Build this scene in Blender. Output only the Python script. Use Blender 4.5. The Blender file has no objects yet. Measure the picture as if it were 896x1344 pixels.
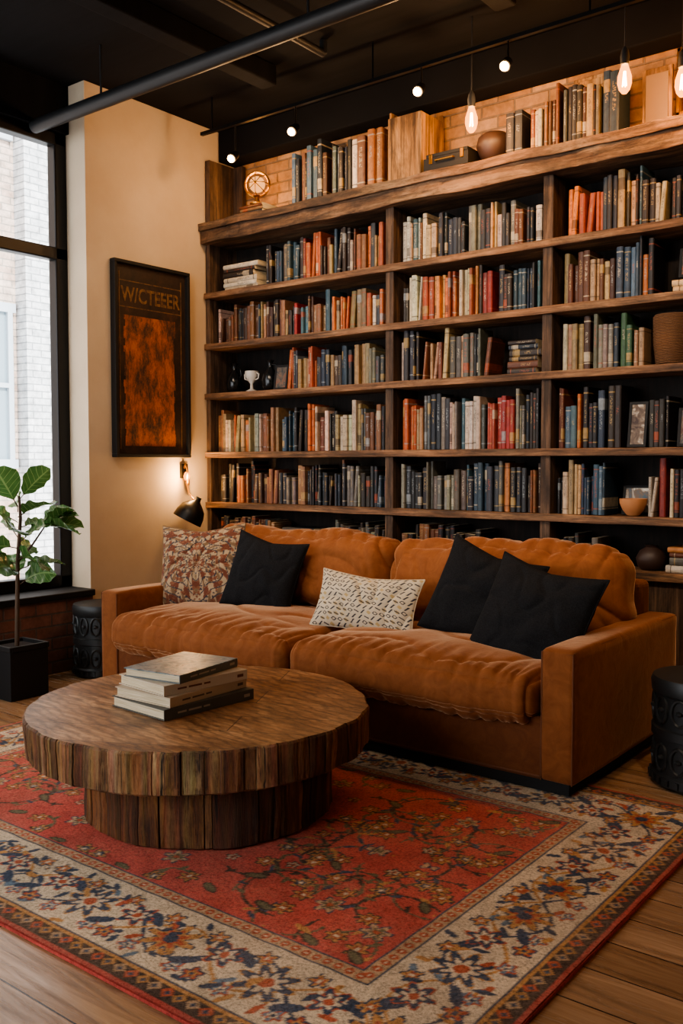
import bpy, bmesh, math, random
import numpy as np
from mathutils import Vector, Matrix, noise
random.seed(11)
R = math.radians

# ------------------------------------------------------------------ helpers
def lin(h):
    h = h.lstrip('#')
    o = []
    for i in (0, 2, 4):
        c = int(h[i:i+2], 16)/255
        o.append(c/12.92 if c <= .04045 else ((c+.055)/1.055)**2.4)
    return tuple(o)
def c4(c):
    if isinstance(c, str): c = lin(c)
    return (c[0], c[1], c[2], 1)
def mk(name, rough=.6, col=None, **kw):
    m = bpy.data.materials.new(name); m.use_nodes = True
    nt = m.node_tree; b = nt.nodes['Principled BSDF']
    b.inputs['Roughness'].default_value = rough
    if col is not None: b.inputs['Base Color'].default_value = c4(col)
    for k, v in kw.items():
        b.inputs[k.replace('_', ' ')].default_value = v
    return m, nt, b
def nd(nt, t, ins=None, **kw):
    n = nt.nodes.new('ShaderNode'+t)
    for k, v in kw.items(): setattr(n, k, v)
    for k, v in (ins or {}).items():
        if isinstance(v, bpy.types.NodeSocket): nt.links.new(v, n.inputs[k])
        else: n.inputs[k].default_value = v
    return n
def ramp(nt, fac, stops, interp='LINEAR'):
    n = nt.nodes.new('ShaderNodeValToRGB'); cr = n.color_ramp; cr.interpolation = interp
    while len(cr.elements) < len(stops): cr.elements.new(.5)
    for e, (p, c) in zip(cr.elements, stops):
        e.position = p; e.color = c4(c)
    nt.links.new(fac, n.inputs[0]); return n.outputs[0]
def vec(nt, scale=(1, 1, 1), rot=(0, 0, 0), kind='Object'):
    t = nt.nodes.new('ShaderNodeTexCoord')
    return nd(nt, 'Mapping', {'Vector': t.outputs[kind], 'Scale': scale, 'Rotation': rot}).outputs[0]
def nz(nt, v, scale, detail=5, rough=.6, dist=0.):
    return nd(nt, 'TexNoise', {'Vector': v, 'Scale': scale, 'Detail': detail, 'Roughness': rough, 'Distortion': dist}).outputs[0]
def mix(nt, f, a, b, mode='MIX'):
    n = nt.nodes.new('ShaderNodeMixRGB'); n.blend_type = mode
    for i, v in enumerate((f, a, b)):
        if isinstance(v, bpy.types.NodeSocket): nt.links.new(v, n.inputs[i])
        elif i == 0: n.inputs[0].default_value = v
        else: n.inputs[i].default_value = c4(v)
    return n.outputs[0]
def math_(nt, op, a, b=None):
    n = nt.nodes.new('ShaderNodeMath'); n.operation = op
    for i, v in enumerate((a, b)):
        if v is None: continue
        if isinstance(v, bpy.types.NodeSocket): nt.links.new(v, n.inputs[i])
        else: n.inputs[i].default_value = v
    return n.outputs[0]
def bump(nt, b, h, s=.3, d=.01):
    n = nd(nt, 'Bump', {'Height': h, 'Strength': s, 'Distance': d})
    nt.links.new(n.outputs[0], b.inputs['Normal'])

def wood(name, cols, axis='X', s=1., rough=.6, bs=.4, stretch=14, worn=None):
    m, nt, b = mk(name, rough)
    ai = 'XYZ'.index(axis)
    sc = [stretch]*3; sc[ai] = 1.0
    v = vec(nt, sc)
    n1 = nz(nt, v, s, 8, .65, .8)
    sc2 = [stretch*3]*3; sc2[ai] = 1.6
    n2 = nz(nt, vec(nt, sc2), s*1.5, 7, .75, .3)
    sc3 = [5]*3; sc3[ai] = 1.5
    n3 = nz(nt, vec(nt, sc3), 1.6, 5, .7, .5)
    c = ramp(nt, n1, [(.3, cols[0]), (.5, cols[1]), (.72, cols[2])])
    k = ramp(nt, n2, [(.38, '3a3a3a'), (.56, 'ffffff')])
    c = mix(nt, .75, c, k, 'MULTIPLY')
    k2 = ramp(nt, n3, [(.36, '5a5450'), (.6, 'ffffff')])
    c = mix(nt, .75, c, k2, 'MULTIPLY')
    if worn:
        f = ramp(nt, n3, [(.55, '000000'), (.75, '8a8a8a')])
        c = mix(nt, f, c, worn)
    nt.links.new(c, b.inputs['Base Color'])
    bump(nt, b, math_(nt, 'ADD', n2, math_(nt, 'MULTIPLY', n3, .6)), bs, .008)
    return m

class MB:
    def __init__(s): s.v = []; s.f = []; s.mi = []; s.c = []; s.a = []
    def add(s, vs, fs, mat=0, col=(1, 1, 1), att=None, M=None):
        o = len(s.v)
        for i, p in enumerate(vs):
            s.v.append(tuple(M @ Vector(p)) if M is not None else tuple(p))
            s.c.append(tuple(col[i]) if isinstance(col, list) else tuple(col))
            s.a.append(att[i] if att else (0, 0, 0))
        for f in fs:
            s.f.append([o+i for i in f]); s.mi.append(mat)
    def box(s, x0, x1, y0, y1, z0, z1, mat=0, col=(1, 1, 1), M=None):
        vs = [(x0,y0,z0),(x1,y0,z0),(x1,y1,z0),(x0,y1,z0),(x0,y0,z1),(x1,y0,z1),(x1,y1,z1),(x0,y1,z1)]
        s.add(vs, [(0,3,2,1),(4,5,6,7),(0,1,5,4),(1,2,6,5),(2,3,7,6),(3,0,4,7)], mat, col, M=M)
    def lathe(s, prof, c=(0, 0, 0), n=32, mat=0, M=None, rmod=None, col=(1, 1, 1)):
        vs = []; fs = []
        for j, (r, z) in enumerate(prof):
            for i in range(n):
                a = 2*math.pi*i/n
                rr = r*(rmod(a, z) if rmod else 1)
                vs.append((c[0]+rr*math.cos(a), c[1]+rr*math.sin(a), c[2]+z))
        for j in range(len(prof)-1):
            for i in range(n):
                k = (i+1) % n
                fs.append((j*n+i, j*n+k, (j+1)*n+k, (j+1)*n+i))
        fs.append(tuple(range(n-1, -1, -1))); fs.append(tuple((len(prof)-1)*n+i for i in range(n)))
        s.add(vs, fs, mat, col, M=M)
    def tube(s, pts, r, n=8, mat=0, col=(1, 1, 1), closed=False):
        pts = [Vector(p) for p in pts]; vs = []; fs = []; L = len(pts)
        up = None
        for i, p in enumerate(pts):
            t = (pts[(i+1) % L]-pts[i-1]) if closed else (pts[min(i+1, L-1)]-pts[max(i-1, 0)])
            t.normalize()
            if up is None:
                up = Vector((0, 0, 1)) if abs(t.z) < .9 else Vector((1, 0, 0))
            a = t.cross(up)
            if a.length < 1e-4: a = t.cross(Vector((0, 1, 0)))
            a.normalize(); b = a.cross(t).normalized(); up = b
            rr = r[i] if isinstance(r, (list, tuple)) else r
            for k in range(n):
                w = 2*math.pi*k/n
                vs.append(p+a*(rr*math.cos(w))+b*(rr*math.sin(w)))
        for i in range(L if closed else L-1):
            for k in range(n):
                k2 = (k+1) % n; j = (i+1) % L
                fs.append((i*n+k, i*n+k2, j*n+k2, j*n+k))
        if not closed:
            fs.append(tuple(range(n))); fs.append(tuple((L-1)*n+k for k in range(n-1, -1, -1)))
        s.add(vs, fs, mat, col)
    def build(s, name, mats, parent=None, smooth=False, bevel=0, seg=2, ang=35, recalc=True, sub=0):
        me = bpy.data.meshes.new(name)
        me.from_pydata(s.v, [], s.f)
        for m in mats: me.materials.append(m)
        me.polygons.foreach_set('material_index', s.mi)
        ca = me.color_attributes.new('Col', 'FLOAT_COLOR', 'POINT')
        ca.data.foreach_set('color', np.c_[np.array(s.c, dtype=np.float32), np.ones(len(s.c), dtype=np.float32)].ravel())
        at = me.attributes.new('buv', 'FLOAT_VECTOR', 'POINT')
        at.data.foreach_set('vector', np.array(s.a, dtype=np.float32).ravel())
        if recalc:
            bm = bmesh.new(); bm.from_mesh(me); bmesh.ops.recalc_face_normals(bm, faces=bm.faces); bm.to_mesh(me); bm.free()
        if smooth:
            me.shade_smooth()
            me.set_sharp_from_angle(angle=R(ang))
        ob = bpy.data.objects.new(name, me); bpy.context.collection.objects.link(ob)
        if parent: ob.parent = parent
        if bevel:
            md = ob.modifiers.new('bevel', 'BEVEL'); md.width = bevel; md.segments = seg; md.limit_method = 'ANGLE'
        if sub:
            md = ob.modifiers.new('sub', 'SUBSURF'); md.levels = sub; md.render_levels = sub
        return ob
def empty(name, loc=(0, 0, 0)):
    e = bpy.data.objects.new(name, None); bpy.context.collection.objects.link(e)
    e.empty_display_size = .1
    return e
def lamp(name, typ, loc, power, col, parent=None, size=.03, target=None, spot=None):
    l = bpy.data.lights.new(name, typ); l.energy = power; l.color = col
    if typ in ('POINT', 'SPOT'): l.shadow_soft_size = size
    if typ == 'SPOT': l.spot_size = R(spot or 70); l.spot_blend = .8
    o = bpy.data.objects.new(name, l); bpy.context.collection.objects.link(o); o.location = loc
    if target: o.rotation_euler = (Vector(target)-Vector(loc)).to_track_quat('-Z', 'Y').to_euler()
    if parent: o.parent = parent
    return o

# ------------------------------------------------------------------ materials
def brick_mat(name, plane, c1, c2, mortar, s=1., rough=.85):
    m, nt, b = mk(name, rough)
    t = nt.nodes.new('ShaderNodeTexCoord')
    sp = nd(nt, 'SeparateXYZ', {0: t.outputs['Object']})
    cb = nd(nt, 'CombineXYZ', {0: sp.outputs['X' if plane == 'XZ' else 'Y'], 1: sp.outputs['Z']})
    br = nd(nt, 'TexBrick', {'Vector': cb.outputs[0], 'Scale': s, 'Color1': c4(c1), 'Color2': c4(c2), 'Mortar': c4(mortar),
            'Brick Width': .22, 'Row Height': .075, 'Mortar Size': .007, 'Mortar Smooth': .4, 'Bias': 0.})
    n = nz(nt, vec(nt), 9, 6, .7)
    k = ramp(nt, n, [(.3, '8c8c8c'), (.65, 'ffffff')])
    c = mix(nt, .7, br.outputs[0], k, 'MULTIPLY')
    nt.links.new(c, b.inputs['Base Color'])
    h = math_(nt, 'SUBTRACT', math_(nt, 'MULTIPLY', n, .5), br.outputs[1])
    bump(nt, b, h, .7, .01)
    return m

M_brick = brick_mat('brick_interior', 'XZ', 'c09870', 'a87c54', '8c7660')
M_brickL = brick_mat('brick_low_wall', 'YZ', '946450', '78503e', '6a5a4e')
M_facade = brick_mat('painted_brick', 'YZ', 'd6d6d4', 'c2c4c4', '9a9e9e', 1.0)
M_facade2 = brick_mat('tan_brick', 'YZ', 'd4c0b0', 'c4a896', 'a89e92', 1.0)

M_plaster, nt, b = mk('plaster', .9)
n = nz(nt, vec(nt), 3, 6, .6)
nt.links.new(ramp(nt, n, [(.3, 'b8a68e'), (.7, 'c4b49c')]), b.inputs['Base Color']); bump(nt, b, n, .08, .01)
M_ceil, nt, b = mk('black_ceiling', .9)
n = nz(nt, vec(nt, (1, 8, 1)), 2, 5)
nt.links.new(ramp(nt, n, [(.3, '0a0a0b'), (.7, '131315')]), b.inputs['Base Color'])
b.inputs['Specular IOR Level'].default_value = .2
M_black, nt, b = mk('black_metal', .4, '0c0c0d', Metallic=.3)
M_blackmatte, nt, b = mk('black_matte', .7, '0d0d0e')
M_pipe, nt, b = mk('painted_pipe', .5, '1c1e20', Metallic=.2)
M_darkglass, nt, b = mk('dark_window', .1, '7f8f97')
M_white, nt, b = mk('white_frame', .6, 'a9b2b8')

M_shelfX = wood('reclaimed_wood_board', ['4a3120', '8e684a', 'b8946e'], 'X', .9, .7, .8, 12)
M_shelfZ = wood('reclaimed_wood_upright', ['322318', '624a38', '8c725a'], 'Z', .9, .7, .8)
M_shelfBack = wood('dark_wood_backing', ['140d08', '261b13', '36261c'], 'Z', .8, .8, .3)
M_crate = wood('crate_wood', ['8a6238', 'b98c5a', 'd0a878'], 'Z', .9, .7, .4)
M_beamw = wood('hewn_beam_wood', ['2c1e14', '765840', 'a88c6c'], 'X', .8, .75, 1., 8, 'a4907a')

# floor
M_floor, nt, b = mk('oak_planks', .5)
v = vec(nt)
br = nd(nt, 'TexBrick', {'Vector': v, 'Scale': 1., 'Color1': c4('c8a480'), 'Color2': c4('ac8864'), 'Mortar': c4('34261a'),
        'Brick Width': 1.7, 'Row Height': .16, 'Mortar Size': .0025, 'Mortar Smooth': .1, 'Bias': 0.}, offset=.37)
g = nz(nt, vec(nt, (1.2, 16, 1)), 1.6, 8, .65, 1.2)
k = ramp(nt, g, [(.3, '7f7264'), (.5, 'd4ccc4'), (.7, 'ffffff')])
c = mix(nt, .85, br.outputs[0], k, 'MULTIPLY')
nt.links.new(c, b.inputs['Base Color'])
nt.links.new(ramp(nt, g, [(.3, 'a0a0a0'), (.7, '656565')]), b.inputs['Roughness'])
bump(nt, b, math_(nt, 'SUBTRACT', math_(nt, 'MULTIPLY', g, .3), br.outputs[1]), .4, .004)

def attr_col(nt): return nd(nt, 'Attribute', attribute_name='Col').outputs['Color']
# velvet
def velvet(name, c1, c2, sheen, tint):
    m, nt, b = mk(name, .85)
    n = nz(nt, vec(nt), 14, 7, .7, 1.); n2 = nz(nt, vec(nt), 260, 2)
    c = ramp(nt, n, [(.3, c1), (.7, c2)])
    nt.links.new(c, b.inputs['Base Color'])
    b.inputs['Sheen Weight'].default_value = sheen; b.inputs['Sheen Roughness'].default_value = .3
    b.inputs['Sheen Tint'].default_value = c4(tint)
    b.inputs['Specular IOR Level'].default_value = .15
    bump(nt, b, math_(nt, 'ADD', math_(nt, 'MULTIPLY', n2, .15), n), .25, .01)
    return m
M_velvet = velvet('rust_velvet', '744428', '8a5734', 1., 'f0c8a0')
M_velvetD = velvet('rust_velvet_base', '623a24', '74482c', .7, 'd8a070')
M_pipeV = mk('velvet_piping', .8, '6c4228')[0]
M_linen, nt, b = mk('black_linen', .95)
n = nz(nt, vec(nt), 180, 3)
nt.links.new(ramp(nt, n, [(.3, '17181a'), (.7, '27282a')]), b.inputs['Base Color']); bump(nt, b, n, .4, .003)
b.inputs['Specular IOR Level'].default_value = .1
M_colfab, nt, b = mk('woven_print', .92)
n = nz(nt, vec(nt), 220, 3)
nt.links.new(mix(nt, .35, attr_col(nt), n, 'MULTIPLY'), b.inputs['Base Color']); bump(nt, b, n, .4, .003)
M_rug, nt, b = mk('rug_pile', .95)
n = nz(nt, vec(nt), 130, 4, .7); n2 = nz(nt, vec(nt), 4, 5, .7)
c = mix(nt, 1., attr_col(nt), ramp(nt, n, [(.3, 'b8b8b8'), (.55, 'ffffff')]), 'MULTIPLY')
c = mix(nt, .8, c, ramp(nt, n2, [(.3, 'd0d0d0'), (.6, 'ffffff')]), 'MULTIPLY')
nt.links.new(c, b.inputs['Base Color']); bump(nt, b, n, .5, .005)
b.inputs['Specular IOR Level'].default_value = .1

# book covers
M_book, nt, b = mk('book_cover', .55)
a = nd(nt, 'Attribute', attribute_name='buv').outputs['Vector']
sp = nd(nt, 'SeparateXYZ', {0: a}); U, V, RR = sp.outputs
tv = nd(nt, 'CombineXYZ', {0: math_(nt, 'MULTIPLY', U, 4.), 1: math_(nt, 'MULTIPLY', V, 44.), 2: math_(nt, 'MULTIPLY', RR, 90.)}).outputs[0]
tn = nz(nt, tv, 1., 1)
t1 = math_(nt, 'GREATER_THAN', tn, .52)
du = math_(nt, 'ABSOLUTE', math_(nt, 'SUBTRACT', U, .5)); mu = math_(nt, 'LESS_THAN', du, .2)
half = math_(nt, 'MULTIPLY', math_(nt, 'FRACT', math_(nt, 'MULTIPLY', RR, 7.3)), .22)
dv = math_(nt, 'ABSOLUTE', math_(nt, 'SUBTRACT', V, .6)); mv = math_(nt, 'LESS_THAN', dv, math_(nt, 'ADD', half, .06))
txt = math_(nt, 'MULTIPLY', math_(nt, 'MULTIPLY', math_(nt, 'MULTIPLY', t1, mu), mv), .75)
fr = math_(nt, 'FRACT', math_(nt, 'MULTIPLY', RR, 13.7))
b1 = math_(nt, 'LESS_THAN', math_(nt, 'ABSOLUTE', math_(nt, 'SUBTRACT', V, .12)), .012)
b2 = math_(nt, 'LESS_THAN', math_(nt, 'ABSOLUTE', math_(nt, 'SUBTRACT', V, .9)), .012)
bands = math_(nt, 'MULTIPLY', math_(nt, 'MAXIMUM', b1, b2), math_(nt, 'GREATER_THAN', fr, .45))
blk = math_(nt, 'MULTIPLY', math_(nt, 'LESS_THAN', math_(nt, 'ABSOLUTE', math_(nt, 'SUBTRACT', V, .24)), .09), math_(nt, 'GREATER_THAN', fr, .82))
blk2 = math_(nt, 'MULTIPLY', math_(nt, 'LESS_THAN', math_(nt, 'ABSOLUTE', math_(nt, 'SUBTRACT', V, .76)), .1), math_(nt, 'LESS_THAN', fr, .12))
fac = math_(nt, 'MULTIPLY', math_(nt, 'MAXIMUM', math_(nt, 'MAXIMUM', txt, bands), math_(nt, 'MAXIMUM', blk, blk2)), .7)
lum = nd(nt, 'RGBToBW', {0: attr_col(nt)}).outputs[0]
warmc = ramp(nt, math_(nt, 'FRACT', math_(nt, 'MULTIPLY', RR, 31.3)), [(0, 'a88c58'), (.45, 'b8ac94'), (.7, '9c4a2c'), (.85, '8c9498')], 'CONSTANT')
labc = mix(nt, math_(nt, 'GREATER_THAN', lum, .2), warmc, '2a1c14')
c = mix(nt, fac, attr_col(nt), labc)
c = mix(nt, .5, c, ramp(nt, nz(nt, vec(nt), 30, 4, .7), [(.3, '777777'), (.6, 'ffffff')]), 'MULTIPLY')
nt.links.new(c, b.inputs['Base Color'])
M_page, nt, b = mk('paper_pages', .9)
nt.links.new(ramp(nt, nz(nt, vec(nt, (1, 1, 60)), 8, 3), [(.3, 'a89878'), (.7, 'd8ccb0')]), b.inputs['Base Color'])

M_brass = mk('brass', .3, 'a87838', Metallic=.9)[0]
def emit(name, col, s, tr=.4):
    m = bpy.data.materials.new(name); m.use_nodes = True; nt = m.node_tree
    nt.nodes.remove(nt.nodes['Principled BSDF']); out = nt.nodes['Material Output']
    e = nd(nt, 'Emission', {0: c4(col), 1: s}); t = nd(nt, 'BsdfTransparent', {0: (1, .85, .6, 1)})
    mx = nd(nt, 'MixShader', {0: tr, 1: e.outputs[0], 2: t.outputs[0]})
    nt.links.new(mx.outputs[0], out.inputs[0]); return m
M_bulb = emit('amber_bulb_glass', (1, .33, .07), 6, .5)
M_fil = emit('filament', (1, .62, .25), 90, 0.)
M_spot = emit('spot_lens', (1, .60, .25), 30, 0.)

# ------------------------------------------------------------------ room
WX = -4.94; CZ = 3.70; SY = 4.75; BY = 5.05
m = MB(); m.box(-5.3, 1.9, -2, BY+.2, -.1, 0); m.build('floor', [M_floor])
m = MB(); m.box(-5.3, 1.9, -2, BY+.2, CZ, CZ+.12); m.build('ceiling', [M_ceil])
m = MB(); m.box(-5.3, 1.9, BY, BY+.2, 0, CZ); m.build('wall_back', [M_brick])
m = MB(); m.box(1.8, 1.95, -2, BY, 0, CZ); m.build('wall_right', [M_plaster])
m = MB(); m.box(-1.6, 1.8, -2.15, -2, 0, CZ); m.box(-5.24, -1.6, -2.15, -2, 0, .4); m.box(-5.24, -1.6, -2.15, -2, 3.5, CZ); m.build('wall_front_added', [M_plaster])  # unseen wall added behind camera, solid at right so daylight comes from left
m = MB(); m.box(-5.24, WX, 3.72, BY, 0, CZ); m.build('wall_left', [M_plaster])
m = MB(); m.box(-5.24, WX+.02, -2, 3.72, 0, .46); m.build('wall_left_brick', [M_brickL])
m = MB(); m.box(-5.26, WX+.05, -2, 3.72, .46, .50); m.build('trim_sill', [M_blackmatte], bevel=.006)
m = MB(); m.box(-5.24, -5.10, -2, 3.72, 3.40, CZ); m.build('wall_left_header', [M_ceil])
m = MB()
m.box(-5.21, -5.13, 3.63, 3.72, .5, 3.4)
for yy in (2.2, .7, -.8):
    m.box(-5.21, -5.13, yy-.04, yy+.04, .5, 3.4)
m.box(-5.21, -5.13, -2, 3.72, .5, .58); m.box(-5.21, -5.13, -2, 3.72, 3.32, 3.4)
m.box(-5.20, -5.13, -2, 3.72, 2.6, 2.68)
m.build('window_1', [M_black], bevel=.008)
m = MB()
for x in (-5.2, -4.0, -2.8, -1.65): m.box(x, x+.06, -2.1, -2.04, .4, 3.5)
m.box(-5.2, -1.6, -2.1, -2.04, .4, .46); m.box(-5.2, -1.6, -2.1, -2.04, 3.44, 3.5); m.box(-5.2, -1.6, -2.1, -2.04, 2.6, 2.66)
m.build('window_2_added', [M_black])  # unseen window added to let key light in from front left
m = MB()
for x in (-3.9, -2.3, -.7):
    m.box(x-.06, x+.06, -2, 4.3, CZ-.12, CZ-.001)
m.build('ceiling_beams', [M_ceil], bevel=.01)
m = MB(); m.box(-4.93, 1.79, 4.88, 5.049, 3.48, CZ-.001); m.build('trim_soffit', [M_ceil], bevel=.01)
m = MB(); m.tube([(-5.1, 3.47, 3.38), (1.75, 3.47, 3.38)], .042, 16)
for x in (-4.45, -2.9, -1): m.tube([(x, 3.47, 3.40), (x, 3.47, CZ-.003)], .007, 8)
m.build('ceiling_pipe', [M_pipe], smooth=True)
m = MB(); m.tube([(-3.4, -1.5, 3.62), (-3.4, 4.2, 3.62)], .022, 12)
m.tube([(-3.4, 4.2, 3.62), (-3.4, 4.2, 3.69)], .022, 12)
m.build('conduit_pipe', [M_pipe], smooth=True)
# outside facade
e = empty('neighboring_building')
m = MB(); m.box(-9.6, -9.2, -6, 5.98, -5, 14, 1); m.box(-9.6, -9.0, 5.98, 14, -5, 14, 0)
m.build('facade_wall', [M_facade, M_facade2], e)
m = MB()
for z0 in (-2.2, 1.35, 4.9):
    for y0 in (-3.6, -.8, 2.0, 4.7):
        m.box(-9.22, -9.19, y0, y0+1.15, z0, z0+1.6, 1)
        for (a0, a1, b0, b1) in ((y0-.06, y0, z0, z0+1.6), (y0+1.15, y0+1.21, z0, z0+1.6), (y0+.55, y0+.6, z0, z0+1.6), (y0, y0+1.15, z0+.78, z0+.83), (y0-.1, y0+1.25, z0-.1, z0), (y0-.1, y0+1.25, z0+1.6, z0+1.7)):
            m.box(-9.22, -9.15, a0, a1, b0, b1, 0)
m.build('facade_windows', [M_white, M_darkglass], e)

# ------------------------------------------------------------------ bookshelf
ZS = [2.52, 2.16, 1.805, 1.385, 1.025, .74]
m = MB()
XR = -.55
def rough_board(m, x0, x1, y0, y1, z0, z1, mat, amp=.004, n=40):
    vs = []; fs = []
    for i in range(n+1):
        x = x0+(x1-x0)*i/n
        for (y, z) in ((y0, z0), (y0, (z0+z1)/2), (y0, z1), (y1, z1), (y1, z0)):
            vs.append((x, y+((noise.noise((x*3, z*19, 1))+.6*noise.noise((x*17, z*19, 1)))*amp if y == y0 else 0), z+(noise.noise((x*4, z*7, y*5))*amp*.8 if z != (z0+z1)/2 else 0)))
    for i in range(n):
        for k in range(5):
            fs.append((i*5+k, i*5+(k+1) % 5, (i+1)*5+(k+1) % 5, (i+1)*5+k))
    fs.append((0, 1, 2, 3, 4)); fs.append((n*5+4, n*5+3, n*5+2, n*5+1, n*5))
    m.add(vs, fs, mat)
for z in ZS: rough_board(m, WX+.005, XR, SY-.02, BY-.02, z-.042, z, 0)
rough_board(m, WX+.005, XR+.03, SY-.05, BY-.005, 2.865, 3.01, 1, .014, 140)
rough_board(m, WX+.005, XR+.03, SY-.070, SY-.05, 2.95, 3.005, 1, .012, 140)
for (x0, x1) in ((WX+.005, WX+.045), (-3.355, -3.295), (-2.305, -2.245), (-1.25, -1.19), (XR-.05, XR)):
    m.box(x0, x1, SY, BY-.02, 0, 2.87, 2)
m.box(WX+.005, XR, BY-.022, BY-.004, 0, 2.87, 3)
m.box(WX+.005, XR, SY+.01, SY+.04, 0, .70, 2)
m.box(WX+.005, WX+.05, SY+.0, BY-.02, 3.0, 3.46, 2)
m.box(WX+.05, -4.80, SY+.24, BY-.02, 3.0, 3.46, 2)
shelf = m.build('bookshelf', [M_shelfX, M_beamw, M_shelfZ, M_shelfBack], bevel=.004)

PAL = {
 'dk': ['18181c', '1e2128', '262a32', '2a2420', '141518', '2e323a', '1c2834', '322c28', '241a16'],
 'br': ['54331f', '724a2e', '40291b', '82593c', '8a6446', '5e3722', '6a3e2a'],
 'tn': ['b89e7a', 'a88b66', 'c8b89c', '987b55', 'c4b49a', '8c7454', 'ae926c'],
 'or': ['b05e2e', 'bc6c34', 'a04e28', 'b87c48', '94482a'],
 'rd': ['942c24', 'a03830', '7c2822', 'a44836'],
 'bl': ['304a5a', '243c4e', '426272', '283e50', '4c6a78', '202f42'],
 'gy': ['66665f', '7c7c74', '4e5152', '8e897c', '5e5a52', '404346'],
 'gn': ['3c6044', '305040', '4c7050'],
 'wh': ['ccc4b2', 'd4ccbe', 'bcb29e'],
}
def pcol(keys):
    k = random.choice(keys.split('+'))
    if random.random() < .17: k = random.choice(('tn', 'br', 'dk', 'bl', 'dk', 'or', 'br', 'gy'))
    c = lin(random.choice(PAL[k])); j = random.uniform(.6, 1.15)
    return tuple(min(1, x*j) for x in c)
def book(mb, fn, w, h, d, col, lean=0.):
    pts = [(0, .006, 0), (.2*w, .0015, .2), (.5*w, 0, .5), (.8*w, .0015, .8), (w, .006, 1), (w, d, 1), (0, d, 0)]
    r = random.random(); vs = []; at = []
    for z, vv in ((0, 0), (h, 1)):
        for (x, y, u) in pts:
            vs.append(fn(x+lean*z, y, z)); at.append((u, vv, r))
    n = 7
    fs = [(i, (i+1) % n, n+(i+1) % n, n+i) for i in range(n)]
    mb.add(vs, fs, 0, col, at)
    mb.add([vs[i] for i in range(n)], [tuple(range(n))], 0, col)
    mb.add([vs[n+i] for i in range(n)], [tuple(range(n))], 1, col)
BK = MB()
def row(x0, x1, z, keys, hmin=.22, hmax=.3, y=None, thick=(.013, .036)):
    x = x0; left = 0; cc = None
    while True:
        if left <= 0:
            left = random.choice((1, 1, 1, 1, 2, 2, 3)); hh = random.uniform(hmin-.035, hmax); w = random.uniform(*thick)
            cc = pcol(keys)
        col = tuple(min(1, k*random.uniform(.88, 1.12)) for k in cc)
        h = hh+random.uniform(-.006, .006)
        if x+w > x1: break
        yy = (y if y is not None else SY+.02)+random.uniform(0, .035)
        ln = 0
        if y is None and random.random() < .05 and x+w+h*.12 < x1: ln = random.uniform(.05, .12)
        book(BK, lambda a, b_, c_, x=x, yy=yy: (x+a, yy+b_, z+.002+c_), w, h, random.uniform(.15, .2), col, ln)
        x += w+.0012+ln*h; left -= 1
    return x
def hstack(x0, z, n, keys, L=.26, y=SY+.04, th=(.02, .04)):
    zz = z+.002
    for i in range(n):
        w = random.uniform(*th); l = L*random.uniform(.85, 1.); o = random.uniform(0, .02)
        book(BK, lambda a, b_, c_, zz=zz, o=o: (x0+o+c_, y+b_, zz+a), w, l, .18, pcol(keys))
        zz += w+.001
    return zz
def leaner(x, z, keys, h=.25, k=.16):
    book(BK, lambda a, b_, c_: (x+a, SY+.04+b_, z+.003+c_), .028, h, .17, pcol(keys), k)
z1, z2, z3, z4, z5, z6 = ZS
def rowspec(z, spec, **k):
    for (a, b_, keys) in spec: row(a, b_, z, keys, **k)
# row 1
hstack(-4.80, z1, 6, 'dk+wh+bl', .34)
rowspec(z1, [(-4.40, -4.30, 'dk'), (-4.30, -4.05, 'bl+dk'), (-4.05, -3.80, 'or+rd+dk+tn'), (-3.80, -3.6, 'gy+dk+br'), (-3.6, -3.38, 'dk+br+or+tn')], hmin=.23, hmax=.3)
rowspec(z1, [(-3.26, -3.0, 'br+tn+or+wh'), (-3.0, -2.8, 'bl+dk+br'), (-2.8, -2.42, 'gy+tn+br+dk'), (-2.42, -2.37, 'dk'), (-2.37, -2.32, 'wh')], hmin=.22, hmax=.29)
rowspec(z1, [(-2.18, -1.98, 'tn+br+or'), (-1.98, -1.85, 'dk+tn'), (-1.85, -1.62, 'tn+bl+dk'), (-1.62, -1.27, 'bl+dk+br'), (-1.17, -.62, 'br+tn+dk')], hmin=.24, hmax=.31)
# row 2
rowspec(z2, [(-4.84, -4.5, 'dk+br+tn'), (-4.5, -4.2, 'dk+br'), (-4.2, -4.08, 'rd+tn+dk'), (-4.08, -3.8, 'dk+bl+gy+br'), (-3.8, -3.38, 'br+tn+or')], hmin=.2, hmax=.27)
rowspec(z2, [(-3.26, -3.1, 'dk+wh+dk'), (-3.1, -2.85, 'or'), (-2.85, -2.72, 'tn+or'), (-2.72, -2.6, 'rd+or'), (-2.6, -2.32, 'dk+bl')], hmin=.24, hmax=.29)
rowspec(z2, [(-2.2, -1.9, 'tn+br+gy'), (-1.9, -1.78, 'wh+bl'), (-1.78, -1.7, 'dk'), (-1.17, -.62, 'or+br+dk')], hmin=.24, hmax=.31)
hstack(-1.62, z2, 2, 'wh+tn', .3)
# row 3
rowspec(z3, [(-4.15, -3.9, 'tn+or+dk'), (-3.9, -3.38, 'tn+gy+dk+br')], hmin=.2, hmax=.29)
leaner(-4.2, z3, 'or', .26, .1)
rowspec(z3, [(-3.26, -3.12, 'dk'), (-3.1, -2.70, 'gy+tn+gy+dk')], hmin=.24, hmax=.3)
leaner(-2.69, z3, 'br', .22, .12)
hstack(-2.54, z3, 6, 'dk+gy+dk', .2)
rowspec(z3, [(-2.2, -2.02, 'or+br+tn'), (-2.02, -1.87, 'gy+bl'), (-1.87, -1.8, 'gn'), (-1.8, -1.74, 'tn'), (-1.17, -.62, 'dk+tn+gy')], hmin=.22, hmax=.29)
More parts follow.
